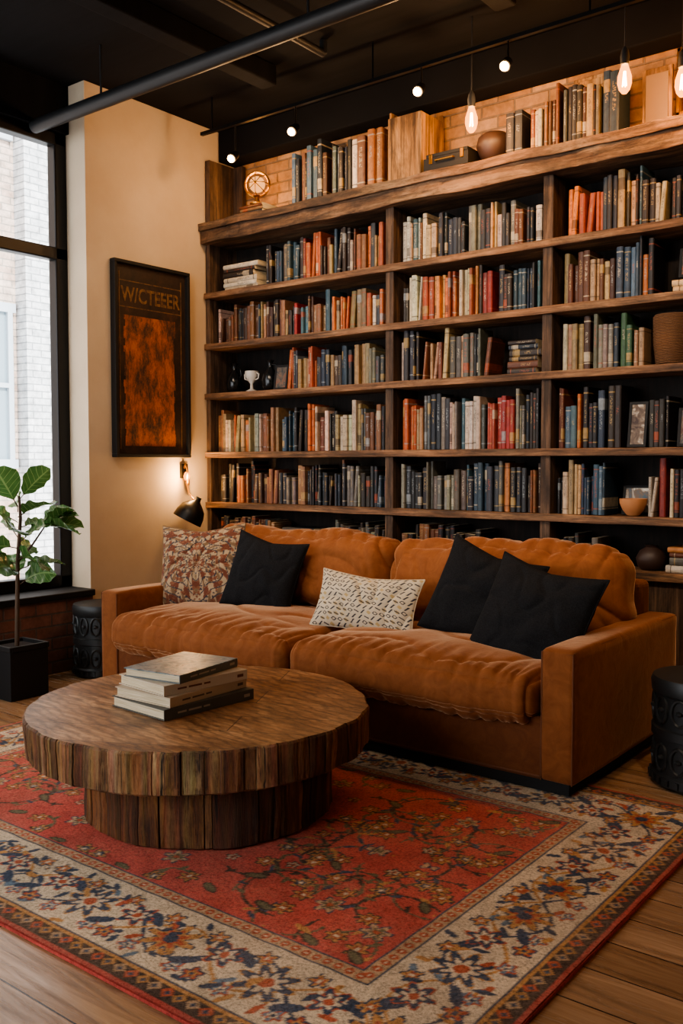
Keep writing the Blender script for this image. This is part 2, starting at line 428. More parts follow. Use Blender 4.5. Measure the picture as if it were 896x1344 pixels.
# row 4
rowspec(z4, [(-4.86, -4.52, 'tn+or+tn'), (-4.52, -4.26, 'tn+br'), (-4.24, -4.02, 'bl+dk'), (-4.02, -3.8, 'tn+bl+or'), (-3.8, -3.38, 'tn+br+gy+or+dk')], hmin=.24, hmax=.32)
rowspec(z4, [(-3.26, -3.14, 'dk+or+rd'), (-3.14, -2.84, 'tn+dk+gy'), (-2.84, -2.66, 'wh+bl+gy'), (-2.66, -2.48, 'rd'), (-2.48, -2.32, 'gy+dk')], hmin=.26, hmax=.34)
rowspec(z4, [(-2.22, -2.08, 'br+or'), (-2.08, -1.94, 'bl+dk'), (-1.94, -1.86, 'wh+tn'), (-1.72, -1.6, 'gy+dk+bl'), (-1.17, -.62, 'tn+bl+rd')], hmin=.26, hmax=.34)
# row 5
rowspec(z5, [(-4.84, -4.5, 'dk+br+or'), (-4.5, -4.2, 'br+dk'), (-4.2, -4.1, 'wh+gy'), (-4.1, -3.38, 'dk+gy+br+dk')], hmin=.22, hmax=.3)
rowspec(z5, [(-3.26, -2.95, 'gy+dk'), (-2.95, -2.8, 'tn+or+gy'), (-2.8, -2.5, 'gy+bl+dk+br'), (-2.5, -2.32, 'dk+br')], hmin=.22, hmax=.29)
rowspec(z5, [(-2.22, -2.08, 'dk+tn'), (-2.08, -1.93, 'gy+bl'), (-1.72, -1.6, 'wh+rd+tn'), (-1.6, -1.27, 'or+tn+dk'), (-1.17, -.62, 'gy+dk')], hmin=.22, hmax=.3)
# row 6
rowspec(z6, [(-4.84, -4.3, 'dk+br'), (-3.85, -3.38, 'dk+gy'), (-3.26, -2.7, 'dk+br'), (-2.2, -1.95, 'dk+gy+br'), (-1.17, -.62, 'dk')], hmin=.15, hmax=.2)
hstack(-4.25, z6, 4, 'dk+wh+gy', .3); hstack(-2.65, z6, 3, 'br+rd', .28); hstack(-1.62, z6, 4, 'wh+gy+br+tn', .24)
# top of shelf
zt = 3.018
row(-4.12, -3.8, zt, 'dk+bl+dk', .30, .38, y=SY); row(-3.8, -3.63, zt, 'dk', .32, .38, y=SY); row(-3.63, -3.50, zt, 'wh', .34, .38, y=SY, thick=(.03, .06)); row(-3.50, -3.36, zt, 'br+or', .36, .4, y=SY, thick=(.03, .05))
hstack(-4.62, zt, 3, 'br+dk', .24, y=SY+.02, th=(.02, .03))
row(-2.54, -2.40, zt, 'dk', .26, .30, y=SY, thick=(.04, .06)); row(-2.40, -2.20, zt, 'or+tn+br+dk', .24, .34, y=SY); row(-2.2, -1.98, zt, 'gy+dk+dk', .26, .32, y=SY); row(-1.98, -1.86, zt, 'bl', .32, .36, y=SY, thick=(.03, .05))
BK.build('shelf_books', [M_book, M_page], recalc=True)

# top shelf objects
m = MB()
m.box(-3.34, -3.10, SY+.0, SY+.015, zt, zt+.38); m.box(-3.34, -3.325, SY+.015, SY+.24, zt, zt+.42); m.box(-3.115, -3.10, SY+.015, SY+.24, zt, zt+.38)
m.box(-3.34, -3.10, SY+.24, SY+.255, zt, zt+.42); m.box(-3.34, -3.10, SY+.0, SY+.255, zt, zt+.012)
m.build('wooden_crate', [M_crate], bevel=.003)
m = MB()
m.box(-3.06, -2.76, SY-.03, SY+.2, zt, zt+.075, 0); m.box(-3.05, -2.77, SY-.02, SY+.19, zt+.08, zt+.10, 0)
m.tube([(-2.97, SY-.035, zt+.05), (-2.97, SY-.05, zt+.05), (-2.85, SY-.05, zt+.05), (-2.85, SY-.035, zt+.05)], .005, 8, 1)
m.box(-3.02, -3.0, SY-.036, SY-.028, zt+.04, zt+.09, 1); m.box(-2.81, -2.79, SY-.036, SY-.028, zt+.04, zt+.09, 1)
m.build('record_player_case', [M_blackmatte, M_brass], bevel=.008)
M_clayD = mk('dark_clay', .5, '3a2a24')[0]
m = MB(); m.lathe([(.04, 0), (.05, .004), (.085, .05), (.105, .10), (.095, .15), (.07, .17), (.062, .168), (.08, .12), (.05, .03), (.01, .02)], (-2.66, SY+.1, zt), 32)
m.build('dark_pottery_bowl', [M_clayD], smooth=True, ang=50)
m = MB()
m.box(-2.25, -2.05, SY+.25, SY+.27, zt, zt+.42, 0)
m.box(-2.25, -2.05, SY+.243, SY+.25, zt+.02, zt+.06, 0); m.box(-2.25, -2.05, SY+.243, SY+.25, zt+.36, zt+.40, 0)
m.build('wooden_board', [M_crate], bevel=.003)
m = MB()
m.box(-1.83, -1.67, SY+.17, SY+.185, zt, zt+.34, 0); m.box(-1.81, -1.69, SY+.165, SY+.17, zt+.03, zt+.31, 1)
m.build('picture_panel', [M_crate, mk('faded_print', .7, '8c7458')[0]], bevel=.003)
# round globe lamp
e = empty('globe_lamp')
m = MB(); m.lathe([(.05, 0), (.052, .01), (.02, .02), (.015, .05), (.03, .06)], (-4.52, SY+.1, zt+.085), 24)
Mr = Matrix.Translation((-4.52, SY+.1, zt+.225)) @ Matrix.Rotation(R(30), 4, 'Z') @ Matrix.Rotation(R(90), 4, 'X')
ringp = [Mr @ Vector((.085*math.cos(t), .085*math.sin(t), 0)) for t in np.linspace(0, 2*math.pi, 33)[:-1]]
m.tube(ringp, .009, 8, closed=True)
for t in np.linspace(0, math.pi, 5)[:-1]:
    m.tube([Mr @ Vector((.085*math.cos(t), .085*math.sin(t), .0)), Mr @ Vector((.06*math.cos(t), .06*math.sin(t), .06)), Mr @ Vector((-.06*math.cos(t), -.06*math.sin(t), .06)), Mr @ Vector((-.085*math.cos(t), -.085*math.sin(t), 0))], .003, 6)
m.build('lamp_base', [M_brass], e, smooth=True)
m = MB(); m.lathe([(.055*math.sin(t), -.055*math.cos(t)) for t in np.linspace(.05, 3.09, 16)], (-4.52, SY+.1, zt+.225), 24); m.build('globe', [emit('globe_glass', (1, .45, .16), 2.2, .5)], e, smooth=True)
lamp('globe_light', 'POINT', (-4.52, SY+.1, zt+.225), 4, (1, .55, .25), e, .04)

# shelf ornaments
M_cer = mk('white_ceramic', .35, 'cfc8bc')[0]
m = MB(); m.lathe([(.04, 0), (.042, .01), (.012, .025), (.01, .06), (.03, .085), (.05, .12), (.048, .15), (.04, .15), (.035, .11), (.01, .09)], (-4.60, SY+.12, z3+.003), 24)
m.tube([(-4.60+.05, SY+.12, z3+.14), (-4.60+.070, SY+.12, z3+.13), (-4.60+.065, SY+.12, z3+.1), (-4.60+.035, SY+.12, z3+.09)], .005)
m.tube([(-4.60-.05, SY+.12, z3+.14), (-4.60-.070, SY+.12, z3+.13), (-4.60-.065, SY+.12, z3+.1), (-4.60-.035, SY+.12, z3+.09)], .005)
m.build('ceramic_trophy_cup', [M_cer], smooth=True, ang=60)
for i, x in enumerate((-4.78, -4.43)):
    m = MB(); m.lathe([(.035, 0), (.055, .03), (.06, .08), (.045, .13), (.02, .16), (.018, .2), (.028, .215), (.02, .214)], (x, SY+.13, z3+.003), 24)
    m.tube([(x+.02, SY+.13, z3+.19), (x+.06, SY+.13, z3+.18), (x+.07, SY+.13, z3+.13), (x+.045, SY+.13, z3+.11)], .006)
    m.build('dark_glass_jug', [mk('dark_glaze', .2, '15181a')[0]], smooth=True, ang=60)
def framed(name, x, z, w, h, ca, cb, y=SY+.06, tilt=8):
    M = Matrix.Translation((x, y, z+.004)) @ Matrix.Rotation(R(-tilt), 4, 'X')
    m = MB(); t = .014
    m.box(0, w, 0, .012, 0, t, 0, M=M); m.box(0, w, 0, .012, h-t, h, 0, M=M); m.box(0, t, 0, .012, t, h-t, 0, M=M); m.box(w-t, w, 0, .012, t, h-t, 0, M=M)
    m.box(t, w-t, .004, .012, t, h-t, 1, M=M)
    mm, nt, b = mk(name+'_print', .6)
    nt.links.new(ramp(nt, nz(nt, vec(nt), 14, 4, .6, 1.), [(.35, ca), (.5, '6a5a4c'), (.65, cb)]), b.inputs['Base Color'])
    m.build(name, [M_blackmatte, mm])
framed('framed_print', -4.34, z3, .12, .17, '1c3038', '8a4028')
framed('framed_print', -1.84, z4, .10, .24, 'c8bfae', '3c2c28')
framed('framed_print', -1.90, z5, .17, .16, '405868', 'd0d0c8', SY+.15, 12)
framed('framed_print', -1.60, z2+.085, .2, .15, '20242c', 'c04818', SY+.1)
framed('framed_print', -1.58, z4, .16, .2, '20303c', '503028')
m = MB(); m.lathe([(.03, 0), (.035, .006), (.055, .03), (.07, .065), (.072, .09), (.066, .09), (.05, .04), (.01, .02)], (-1.80, SY+.06, z5+.003), 32, rmod=lambda a, z: 1+.012*math.cos(a*24))
m.build('clay_bowl', [mk('terracotta', .7, 'b07a50')[0]], smooth=True, ang=60)
M_wicker, nt, b = mk('wicker', .8)
n = nd(nt, 'TexWave', {'Vector': vec(nt), 'Scale': 40., 'Distortion': 2.}, bands_direction='Z').outputs[1]
nt.links.new(ramp(nt, n, [(.2, '3a2416'), (.8, '8a6240')]), b.inputs['Base Color']); bump(nt, b, n, .8, .006)
for x in (-1.63, -1.42):
    m = MB(); m.lathe([(.07, 0), (.085, .01), (.098, .12), (.1, .25), (.09, .26), (.088, .2), (.07, .02)], (x, SY+.125, z3+.003), 32)
    m.build('wicker_basket', [M_wicker], smooth=True, ang=60)
m = MB(); m.lathe([(.05, 0), (.07, .02), (.08, .06), (.06, .1), (.03, .12), (.035, .13), (.025, .13)], (-1.72, SY+.12, z6+.003), 24)
m.build('small_vase', [M_clayD], smooth=True, ang=60)

# ------------------------------------------------------------------ sofa
sofa = empty('sofa')
X0, X1, Y0, Y1 = -4.31, -1.455, 3.31, 4.50; AW = .145; AZ = .585; FB = .014
def soft(name, x0, x1, y0, y1, z0, z1, mat, r=.06, puff=(0, 0, .03), cuts=44, wr=None, parent=sofa, M=None, r2=None):
    bm = bmesh.new(); bmesh.ops.create_cube(bm, size=2)
    bmesh.ops.subdivide_edges(bm, edges=bm.edges[:], cuts=cuts, use_grid_fill=True)
    c = Vector(((x0+x1)/2, (y0+y1)/2, (z0+z1)/2)); h = Vector(((x1-x0)/2, (y1-y0)/2, (z1-z0)/2))
    for v in bm.verts:
        p = Vector(v.co)
        q = Vector([math.sin(k*math.pi/2)*.6+k*.4 for k in p])
        P = Vector((q.x*h.x, q.y*h.y, q.z*h.z))
        inn = Vector([max(-(hh-r), min(hh-r, k)) for k, hh in zip(P, h)])
        d = P-inn
        nrm = d.normalized() if d.length > 1e-6 else Vector((0, 0, 1))
        P = inn+nrm*r
        w = Vector(((1-q.y**2)*(1-q.z**2), (1-q.x**2)*(1-q.z**2), (max(0, 1-q.x**2))**.5*(max(0, 1-q.y**2))**.5))
        P += Vector((nrm.x*w.x*puff[0], nrm.y*w.y*puff[1], nrm.z*w.z*puff[2]))
        if wr: P += nrm*wr(P+c, q, nrm)
        v.co = P+c if M is None else M @ (P+c)
    me = bpy.data.meshes.new(name); bm.to_mesh(me); bm.free(); me.materials.append(mat); me.shade_smooth()
    o = bpy.data.objects.new(name, me); bpy.context.collection.objects.link(o); o.parent = parent
    return o
for nm, a, b_ in (('arm_left', X0, X0+AW), ('arm_right', X1-AW, X1)):
    soft(nm, a, b_, Y0, Y1, .06, AZ, M_velvet, .022, (.004, .004, .006), 16, lambda P, q, n: noise.noise(P*6)*.002)
m = MB(); m.box(X0+AW-.01, X1-AW+.01, Y0+.012, Y0+.06, .06, .31); m.box(X0+AW-.01, X1-AW+.01, Y0+.05, Y1-.1, .12, .29)
m.build('base_front', [M_velvetD], sofa, bevel=.012, seg=3)
m = MB(); m.box(X0+AW-.01, X1-AW+.01, Y1-.12, Y1-.005, .06, .74); m.build('back_frame', [M_velvetD], sofa, bevel=.03, seg=4)
m = MB(); m.box(X0+.03, X1-.03, Y0+.03, Y1-.03, FB, .062); m.build('plinth', [M_blackmatte], sofa)
XM = (X0+X1)/2+.02
def seatw(s):
    def f(P, q, n):
        front = max(0, min(1, (-q.y-.35)/.55))
        fz = max(0, -n.y)
        warp = noise.noise((P.x*1.7+s, P.y*1.2, s))*6
        w = noise.noise((P.x*2.6+s, P.y*2.6, P.z*3))*.018
        warp2 = noise.noise((P.x*3+s+5, P.y*1.5, s))*3
        a = math.sin(P.x*30+warp); b2 = math.sin(P.x*53+warp2+1)
        am = .5+.5*noise.noise((P.x*4+s, 1, 2))
        w -= front*((1-abs(a))**2*.018*(.4+am)+(1-abs(b2))**2.5*.009)*(1-.75*fz)
        w += noise.noise((P.x*8+s, P.y*3, P.z*5))*.005
        v_ = noise.noise((P.x*2.2+s, P.y*3.5+s, 2))
        if abs(v_) < .35: w -= .010*(1-abs(v_)/.35)**4
        if q.z < .6 and abs(q.z+.62) < .12: w -= .006*(1-abs(q.z+.62)/.12)
        return w
    return f
soft('seat_cushion_left', X0+AW+.004, XM-.006, Y0-.075, 4.12, .275, .47, M_velvet, .07, (.01, .022, .045), 110, seatw(3))
soft('seat_cushion_right', XM+.006, X1-AW-.002, Y0-.075, 4.12, .275, .47, M_velvet, .07, (.01, .022, .045), 110, seatw(9))
def backw(s):
    def f(P, q, n):
        edge = max(abs(q.x), abs(q.z))**3
        w = noise.noise((P.x*2.6+s, P.y*3, P.z*3))*.035+noise.noise((P.x*8+s, P.y*4, P.z*5))*.010
        warp = noise.noise((P.x*1.5+s, P.z*3, s))*5
        w -= edge*((1-abs(math.sin(P.x*26+warp)))**2*.018)
        v_ = noise.noise((P.x*3+s+P.z*1.5, P.z*3.2, 7))
        if abs(v_) < .4: w -= .020*(1-abs(v_)*2.5)**4
        return w
    return f
Ml = Matrix.Translation((0, 4.2, .5)) @ Matrix.Rotation(R(-8), 4, 'X') @ Matrix.Translation((0, -4.2, -.5))
soft('back_cushion_left', X0+AW-.02, XM-.004, 4.00, 4.30, .45, .90, M_velvet, .11, (.01, .06, .03), 90, backw(1), M=Ml)
soft('back_cushion_right', XM+.004, X1-AW+.03, 4.00, 4.30, .45, .90, M_velvet, .11, (.01, .06, .03), 90, backw(5), M=Ml)
m = MB()
for a, b_ in ((X0, X0+AW), (X1-AW, X1)):
    m.tube([(a+.008, Y0+.004, .065), (a+.008, Y0+.004, AZ-.012), (b_-.008, Y0+.004, AZ-.012), (b_-.008, Y0+.004, .065)], .0035, 6)
for a in (X0+.008, X1-.008): m.tube([(a, Y0+.01, AZ-.01), (a, Y1-.01, AZ-.01)], .0035, 6)
m.tube([(X0+AW, Y0+.008, .075), (X1-AW, Y0+.008, .075)], .004, 6)
m.build('piping', [M_pipeV], sofa, smooth=True)

# ------------------------------------------------------------------ pillows
def pillow(name, c, w, h, th, yaw, lean, roll, mat, colf=None, n=70, seed=0, parent=None):
    M = Matrix.Translation(c) @ Matrix.Rotation(R(yaw), 4, 'Z') @ Matrix.Rotation(R(-lean), 4, 'X') @ Matrix.Rotation(R(90), 4, 'X') @ Matrix.Rotation(R(roll), 4, 'Z')
    mb = MB()
    for side in (1, -1):
        vs = []; cs = []; fs = []
        for j in range(n+1):
            for i in range(n+1):
                s = -1+2*i/n; t = -1+2*j/n
                x = s*w/2*(1-.07*(1-t*t)**1.0); y = t*h/2*(1-.07*(1-s*s)**1.0)
                k = max(0, (1-s*s)*(1-t*t))
                z = th/2*k**.42
                cr = noise.noise((x*7+seed, y*5+seed, side*3))
                z += k**.3*(noise.noise((x*9+seed, y*9, side*3))*.016+noise.noise((x*22+seed, y*18, side))*.005-.012*max(0, 1-abs(cr)*5)**2)
                sag = -.06*h*(1-abs(s))*max(0, t)**2
                vs.append((x, y+sag, side*z)); cs.append(colf(s, t, w, h) if colf else (1, 1, 1))
        for j in range(n):
            for i in range(n):
                q = (j*(n+1)+i, j*(n+1)+i+1, (j+1)*(n+1)+i+1, (j+1)*(n+1)+i)
                fs.append(q if side == 1 else q[::-1])
        mb.add(vs, fs, 0, cs, M=M)
    loop = []
    for k in range(4):
        for i in range(n):
            a = -1+2*i/n
            s, t = ((a, -1), (1, a), (-a, 1), (-1, -a))[k]
            x = s*w/2*(1-.07*(1-t*t)); y = t*h/2*(1-.07*(1-s*s)); sag = -.06*h*(1-abs(s))*max(0, t)**2
            loop.append(M @ Vector((x, y+sag, 0)))
    mb.tube(loop, .004, 6, 0, colf(0, 1.0, w, h) if colf else (1, 1, 1), closed=True)
    return mb.build(name, [mat], parent, smooth=True, ang=80, recalc=False)
CR = lin('b09878'); RU = lin('74422e'); NV = lin('3a3c46'); OR_ = lin('8a5a40'); TA = lin('80664a')
def paisley(s, t, w, h):
    x = abs(s); y = t
    d = math.hypot(x*1.0, y*.9)
    a = math.atan2(y, x)
    r = d+.08*math.cos(6*a)
    if noise.noise((x*9, y*9, 4)) > .25: return RU if noise.noise((x*20, y*20, 1)) > 0 else OR_
    if abs(math.sin(r*20)) < .22: return NV
    if math.sin(r*20) > .35: return RU if math.sin(a*14+r*9) > -.1 else CR
    if math.sin(a*18+r*20) > .5: return TA
    if noise.noise((x*22, y*22, 9)) > .22: return NV
    return CR
def lumbar(s, t, w, h):
    x = s*w/2; y = t*h/2
    u = (x+y*.35)/.036; v = y/.026
    iu = math.floor(u+.5*(math.floor(v) % 2)); fu = u+.5*(math.floor(v) % 2)-iu-.5; fv = v-math.floor(v)-.5
    hsh = math.sin(iu*12.9+math.floor(v)*78.2)*43758; hsh -= math.floor(hsh)
    if hsh < .4: m_ = abs(fu-fv*.9) < .14 and abs(fv) < .38
    elif hsh < .65: m_ = abs(abs(fu)-.36+abs(fv)) < .1 and abs(fv) < .36
    elif hsh < .9: m_ = abs(fv+.5*fu) < .12 and abs(fu) < .36
    else: m_ = False
    return lin('34343e') if m_ else (lin('b8a070') if hsh > .8 and abs(fu)+abs(fv) < .4 else lin('cabda4'))
pillow('paisley_pillow', (-4.00, 3.80, .705), .53, .49, .16, 22, 16, 3, M_colfab, paisley, 120, 2)
pillow('black_pillow', (-3.55, 3.85, .68), .45, .44, .17, 14, 18, -9, M_linen, None, 60, 5)
pillow('patterned_lumbar_pillow', (-2.74, 3.72, .61), .57, .30, .13, 10, 24, -3, M_colfab, lumbar, 200, 8)
pillow('black_pillow', (-2.16, 3.85, .675), .50, .48, .18, 8, 20, -16, M_linen, None, 60, 11)
pillow('black_pillow', (-1.81, 3.69, .640), .54, .48, .19, -4, 24, -10, M_linen, None, 60, 15)

# ------------------------------------------------------------------ rug
RX0, RX1, RY0, RY1 = -4.10, -.955, 1.437, 3.52
res = .006
W, H = RX1-RX0, RY1-RY0
nx = int(W/2/res); ny = int(H/2/res)
gx, gy = np.meshgrid((np.arange(nx)+.5)*res, (np.arange(ny)+.5)*res)
C = np.zeros((ny, nx, 3))
E = np.minimum(gx, gy); T = np.where(gx < gy, gy, gx)
c_red = np.array(lin('d4645a')); c_cream = np.array(lin('e6d4b6')); c_navy = np.array(lin('40566e')); c_gold = np.array(lin('d09c62'))
c_rust = np.array(lin('c8684c')); c_olive = np.array(lin('76745a')); c_tan = np.array(lin('d0b08c')); c_dk = np.array(lin('4e443e')); c_sky = np.array(lin('748ea0'))
C[:] = c_red
def band(a, b_, col): C[(E >= a) & (E < b_)] = col
band(0, .02, c_red*.8); band(.02, .028, c_dk); band(.028, .075, c_dk)
k = np.floor(T/.045).astype(int); ft = T/.045-k-.5; fe = (E-.0515)/.045
dm = (np.abs(ft)+np.abs(fe) < .5) & (E > .028) & (E < .075)
C[dm & (k % 3 == 0)] = c_gold*.8; C[dm & (k % 3 == 1)] = c_rust; C[dm & (k % 3 == 2)] = c_tan*.85
C[(np.abs(ft)+np.abs(fe) < .2) & (E > .028) & (E < .075)] = c_navy
band(.075, .084, c_gold); band(.084, .09, c_navy)
band(.09, .37, c_cream)
band(.37, .378, c_navy); band(.378, .42, c_tan)
k = np.floor(T/.036).astype(int); ft = T/.036-k-.5; fe = (E-.399)/.036
C[(ft**2+fe**2 < .12) & (E > .378) & (E < .42)] = c_rust
C[(ft**2+fe**2 < .02) & (E > .378) & (E < .42)] = c_cream
band(.42, .428, c_navy)
field = E > .43; border = (E > .092) & (E < .368)
rs = np.random.RandomState(4)
def stamp(mask, col, clip): C[mask & clip] = col
def flower(cx, cy, r, n, ph, cols, clip):
    dx = gx-cx; dy = gy-cy; d = np.hypot(dx, dy); a = np.arctan2(dy, dx)
    Rr = r*(.74+.26*np.cos(n*a+ph))
    stamp(d < Rr*1.0+.007, cols[0], clip); stamp(d < Rr, cols[1], clip)
    stamp(d < Rr*.62, cols[2], clip); stamp(d < r*.25, cols[3], clip)
def leaf2(cx, cy, ang, l, w, col, clip, out=None):
    dx = gx-cx; dy = gy-cy; u = dx*math.cos(ang)+dy*math.sin(ang); v = -dx*math.sin(ang)+dy*math.cos(ang)
    if out is not None: stamp((u/(l+.006))**2+(v/(w+.006))**2 < 1, out, clip)
    stamp((u/l)**2+(v/w)**2 < 1, col, clip)
def curve(pts, w, col, clip):
    D = np.full(gx.shape, 9.)
    for (ax, ay), (bx, by) in zip(pts[:-1], pts[1:]):
        vx, vy = bx-ax, by-ay; L2 = vx*vx+vy*vy+1e-9
        t = np.clip(((gx-ax)*vx+(gy-ay)*vy)/L2, 0, 1)
        D = np.minimum(D, np.hypot(gx-ax-t*vx, gy-ay-t*vy))
    stamp(D < w, col, clip)
def bxy(along, e, arm): return (e, along) if arm else (along, e)
for arm, Lm in ((0, W/2), (1, H/2)):
    ss = np.arange(.1, Lm+.1, .02)
    for ph in (0, math.pi):
        curve([bxy(s, .230+.08*math.sin(s*2*math.pi/.52+ph), arm) for s in ss], .005, c_gold if ph else c_navy, border)
    i = 0; s = .230
    while s < Lm+.15:
        for k2 in range(7):
            a = rs.uniform(0, 6.28); rr = rs.uniform(.08, .13)
            x, y = bxy(s+rr*math.cos(a)*1.3, .230+rr*math.sin(a), arm)
            leaf2(x, y, rs.uniform(0, 3.1), rs.uniform(.018, .032), .010, [c_navy, c_navy, c_rust, c_gold, c_sky][rs.randint(5)], border)
        x, y = bxy(s, .230+(.0 if i % 2 == 0 else .03), arm)
        if i % 2 == 0:
            flower(x, y, .085, 8, 0, [c_navy, c_gold, c_rust, c_navy] if i % 4 == 0 else [c_gold, c_navy, c_cream, c_rust], border)
            for sg in (-1, 1):
                x2, y2 = bxy(s+sg*.110, .230+.05*sg, arm); leaf2(x2, y2, (0 if not arm else 1.57)+.6*sg, .045, .017, c_navy, border)
        else:
            flower(x, y, .055, 6, .5, [c_rust, c_navy, c_cream, c_rust], border)
            x2, y2 = bxy(s, .145, arm); flower(x2, y2, .03, 5, 0, [c_navy, c_rust, c_gold, c_navy], border)
        x2, y2 = bxy(s+.075, .315, arm); flower(x2, y2, .028, 5, 1, [c_navy, c_gold, c_rust, c_cream], border)
        x2, y2 = bxy(s+.07, .14, arm); flower(x2, y2, .026, 5, 2, [c_rust, c_sky, c_cream, c_navy], border)
        i += 1; s += .175
for _ in range(24):
    cx = rs.uniform(.45, W/2+.05); cy = rs.uniform(.45, H/2+.05); a0 = rs.uniform(0, 6.28); dr = rs.choice([-1, 1])
    rr = rs.uniform(.10, .2); pts = []
    for t in np.linspace(0, 4.2, 26):
        q = rr*(1-t/5.2); pts.append((cx+q*math.cos(a0+dr*t), cy+q*math.sin(a0+dr*t)))
    curve(pts, .0045, c_dk if _ % 2 else c_olive, field)
    for p in pts[2::4]:
        leaf2(p[0]+rs.uniform(-.015, .015), p[1]+rs.uniform(-.015, .015), rs.uniform(0, 3.1), .022, .008, [c_olive, c_navy, c_gold, c_dk][rs.randint(4)], field)
    flower(pts[-1][0], pts[-1][1], .034, 6, 0, [c_dk, c_gold, c_rust*.8, c_cream], field)
pl = []
for _ in range(700):
    x = rs.uniform(.44, W/2+.03); y = rs.uniform(.44, H/2+.03)
    if all((x-a)**2+(y-b_)**2 > .13**2 for a, b_ in pl):
        pl.append((x, y)); q = rs.randint(4)
        if q == 0: flower(x, y, .045, 6, rs.rand()*3, [c_navy, c_tan, c_olive, c_rust], field)
        elif q == 1: flower(x, y, .034, 5, rs.rand()*3, [c_dk, c_gold, c_navy, c_cream], field)
        elif q == 2:
            a = rs.rand()*3.1; leaf2(x, y, a, .034, .012, c_olive, field, c_dk)
        else: flower(x, y, .022, 5, 0, [c_dk, c_cream*.8, c_rust, c_dk], field)
flower(W/2, H/2, .30, 8, 0, [c_navy, c_tan, c_navy, c_rust], field)
full = np.concatenate([C, C[:, ::-1]], 1); full = np.concatenate([full, full[::-1]], 0)
NY, NX = full.shape[:2]
full = full*(.87+.26*rs.rand(NY, NX, 1))
low = rs.rand(12, 18); yy_ = np.linspace(0, 10.99, NY); xx_ = np.linspace(0, 16.99, NX)
yi = yy_.astype(int); xi = xx_.astype(int); fy = (yy_-yi)[:, None]; fx = (xx_-xi)[None, :]
wv = (low[yi][:, xi]*(1-fy)*(1-fx)+low[yi+1][:, xi]*fy*(1-fx)+low[yi][:, xi+1]*(1-fy)*fx+low[yi+1][:, xi+1]*fy*fx)
wv = (.04+.2*wv)[..., None]*(.5+1.*rs.rand(NY, NX, 1))
full = full*(1-wv)+np.array(lin('ccb094'))*wv
xs = np.linspace(RX0, RX1, NX); ys = np.linspace(RY0, RY1, NY)
VX, VY = np.meshgrid(xs, ys); VZ = .012+.0012*np.sin(VX*40)*np.sin(VY*37)
co = np.stack([VX, VY, VZ], -1).reshape(-1, 3).astype(np.float32)
idx = np.arange(NX*NY).reshape(NY, NX)
quads = np.stack([idx[:-1, :-1], idx[:-1, 1:], idx[1:, 1:], idx[1:, :-1]], -1).reshape(-1, 4)
me = bpy.data.meshes.new('rug_pile')
me.vertices.add(len(co)); me.vertices.foreach_set('co', co.ravel())
me.loops.add(quads.size); me.loops.foreach_set('vertex_index', quads.ravel().astype(np.int32))
me.polygons.add(len(quads)); me.polygons.foreach_set('loop_start', np.arange(0, quads.size, 4, dtype=np.int32))
me.update(calc_edges=True); me.validate()
ca = me.color_attributes.new('Col', 'FLOAT_COLOR', 'POINT')
ca.data.foreach_set('color', np.concatenate([full.reshape(-1, 3), np.ones((NX*NY, 1))], 1).astype(np.float32).ravel())
me.materials.append(M_rug); me.shade_smooth()
rug = empty('persian_rug')
o = bpy.data.objects.new('rug_pile', me); bpy.context.collection.objects.link(o); o.parent = rug
m = MB(); m.box(RX0-.004, RX1+.004, RY0-.004, RY1+.004, .001, .0095, 0, tuple(c_red*.8)); m.build('rug_backing', [M_rug], rug)

# ------------------------------------------------------------------ coffee table
M_tabside, nt, b = mk('log_side_wood', .6)
v = vec(nt, (26, 26, 2.0)); n1 = nz(nt, v, 1., 9, .75, .8); n2 = nz(nt, v, 3., 7, .75, .4)
n4 = nz(nt, vec(nt, (3, 3, 2)), 1.5, 5, .7)
crk = nz(nt, vec(nt, (34, 34, 1.4)), 1.3, 3, .5, .3)
c = mix(nt, 1., attr_col(nt), ramp(nt, n1, [(.30, '4c3a2a'), (.41, 'b09a86'), (.57, 'ffffff')]), 'MULTIPLY')
c = mix(nt, .8, c, ramp(nt, n2, [(.34, '5c4e42'), (.47, 'ffffff')]), 'MULTIPLY')
c = mix(nt, .7, c, ramp(nt, n4, [(.35, '7a6654'), (.58, 'ffffff')]), 'MULTIPLY')
c = mix(nt, .9, c, ramp(nt, crk, [(.30, '1c130c'), (.335, 'ffffff')]), 'MULTIPLY')
nt.links.new(c, b.inputs['Base Color']); bump(nt, b, math_(nt, 'ADD', n1, n2), 1., .012)
M_tabtop, nt, b = mk('log_top_wood', .34)
v = vec(nt, (1, 1, 1), (0, 0, R(-28)))
br = nd(nt, 'TexBrick', {'Vector': v, 'Scale': 1., 'Color1': c4('cca47a'), 'Color2': c4('b08458'), 'Mortar': c4('4a3020'),
        'Brick Width': 3.1, 'Row Height': .19, 'Mortar Size': .0018, 'Bias': 0.}, offset=.3)
g = nz(nt, vec(nt, (1.6, 18, 1), (0, 0, R(-28))), 1.5, 9, .75, 1.9)
rg = nd(nt, 'TexWave', {'Vector': vec(nt, (1, 1.6, 1), (0, 0, R(20))), 'Scale': 5., 'Distortion': 9., 'Detail': 4., 'Detail Scale': 1.2, 'Detail Roughness': .65}, wave_type='RINGS').outputs[1]
g2 = nz(nt, vec(nt), 5, 7, .7)
c = mix(nt, .95, br.outputs[0], ramp(nt, g, [(.32, '58422e'), (.44, 'c8b49e'), (.6, 'ffffff')]), 'MULTIPLY')
c = mix(nt, .5, c, ramp(nt, rg, [(.0, '806850'), (.5, 'ffffff')]), 'MULTIPLY')
c = mix(nt, .7, c, ramp(nt, g2, [(.35, '806850'), (.57, 'ffffff')]), 'MULTIPLY')
nt.links.new(c, b.inputs['Base Color']); bump(nt, b, math_(nt, 'SUBTRACT', math_(nt, 'MULTIPLY', g, .8), br.outputs[1]), .7, .005)
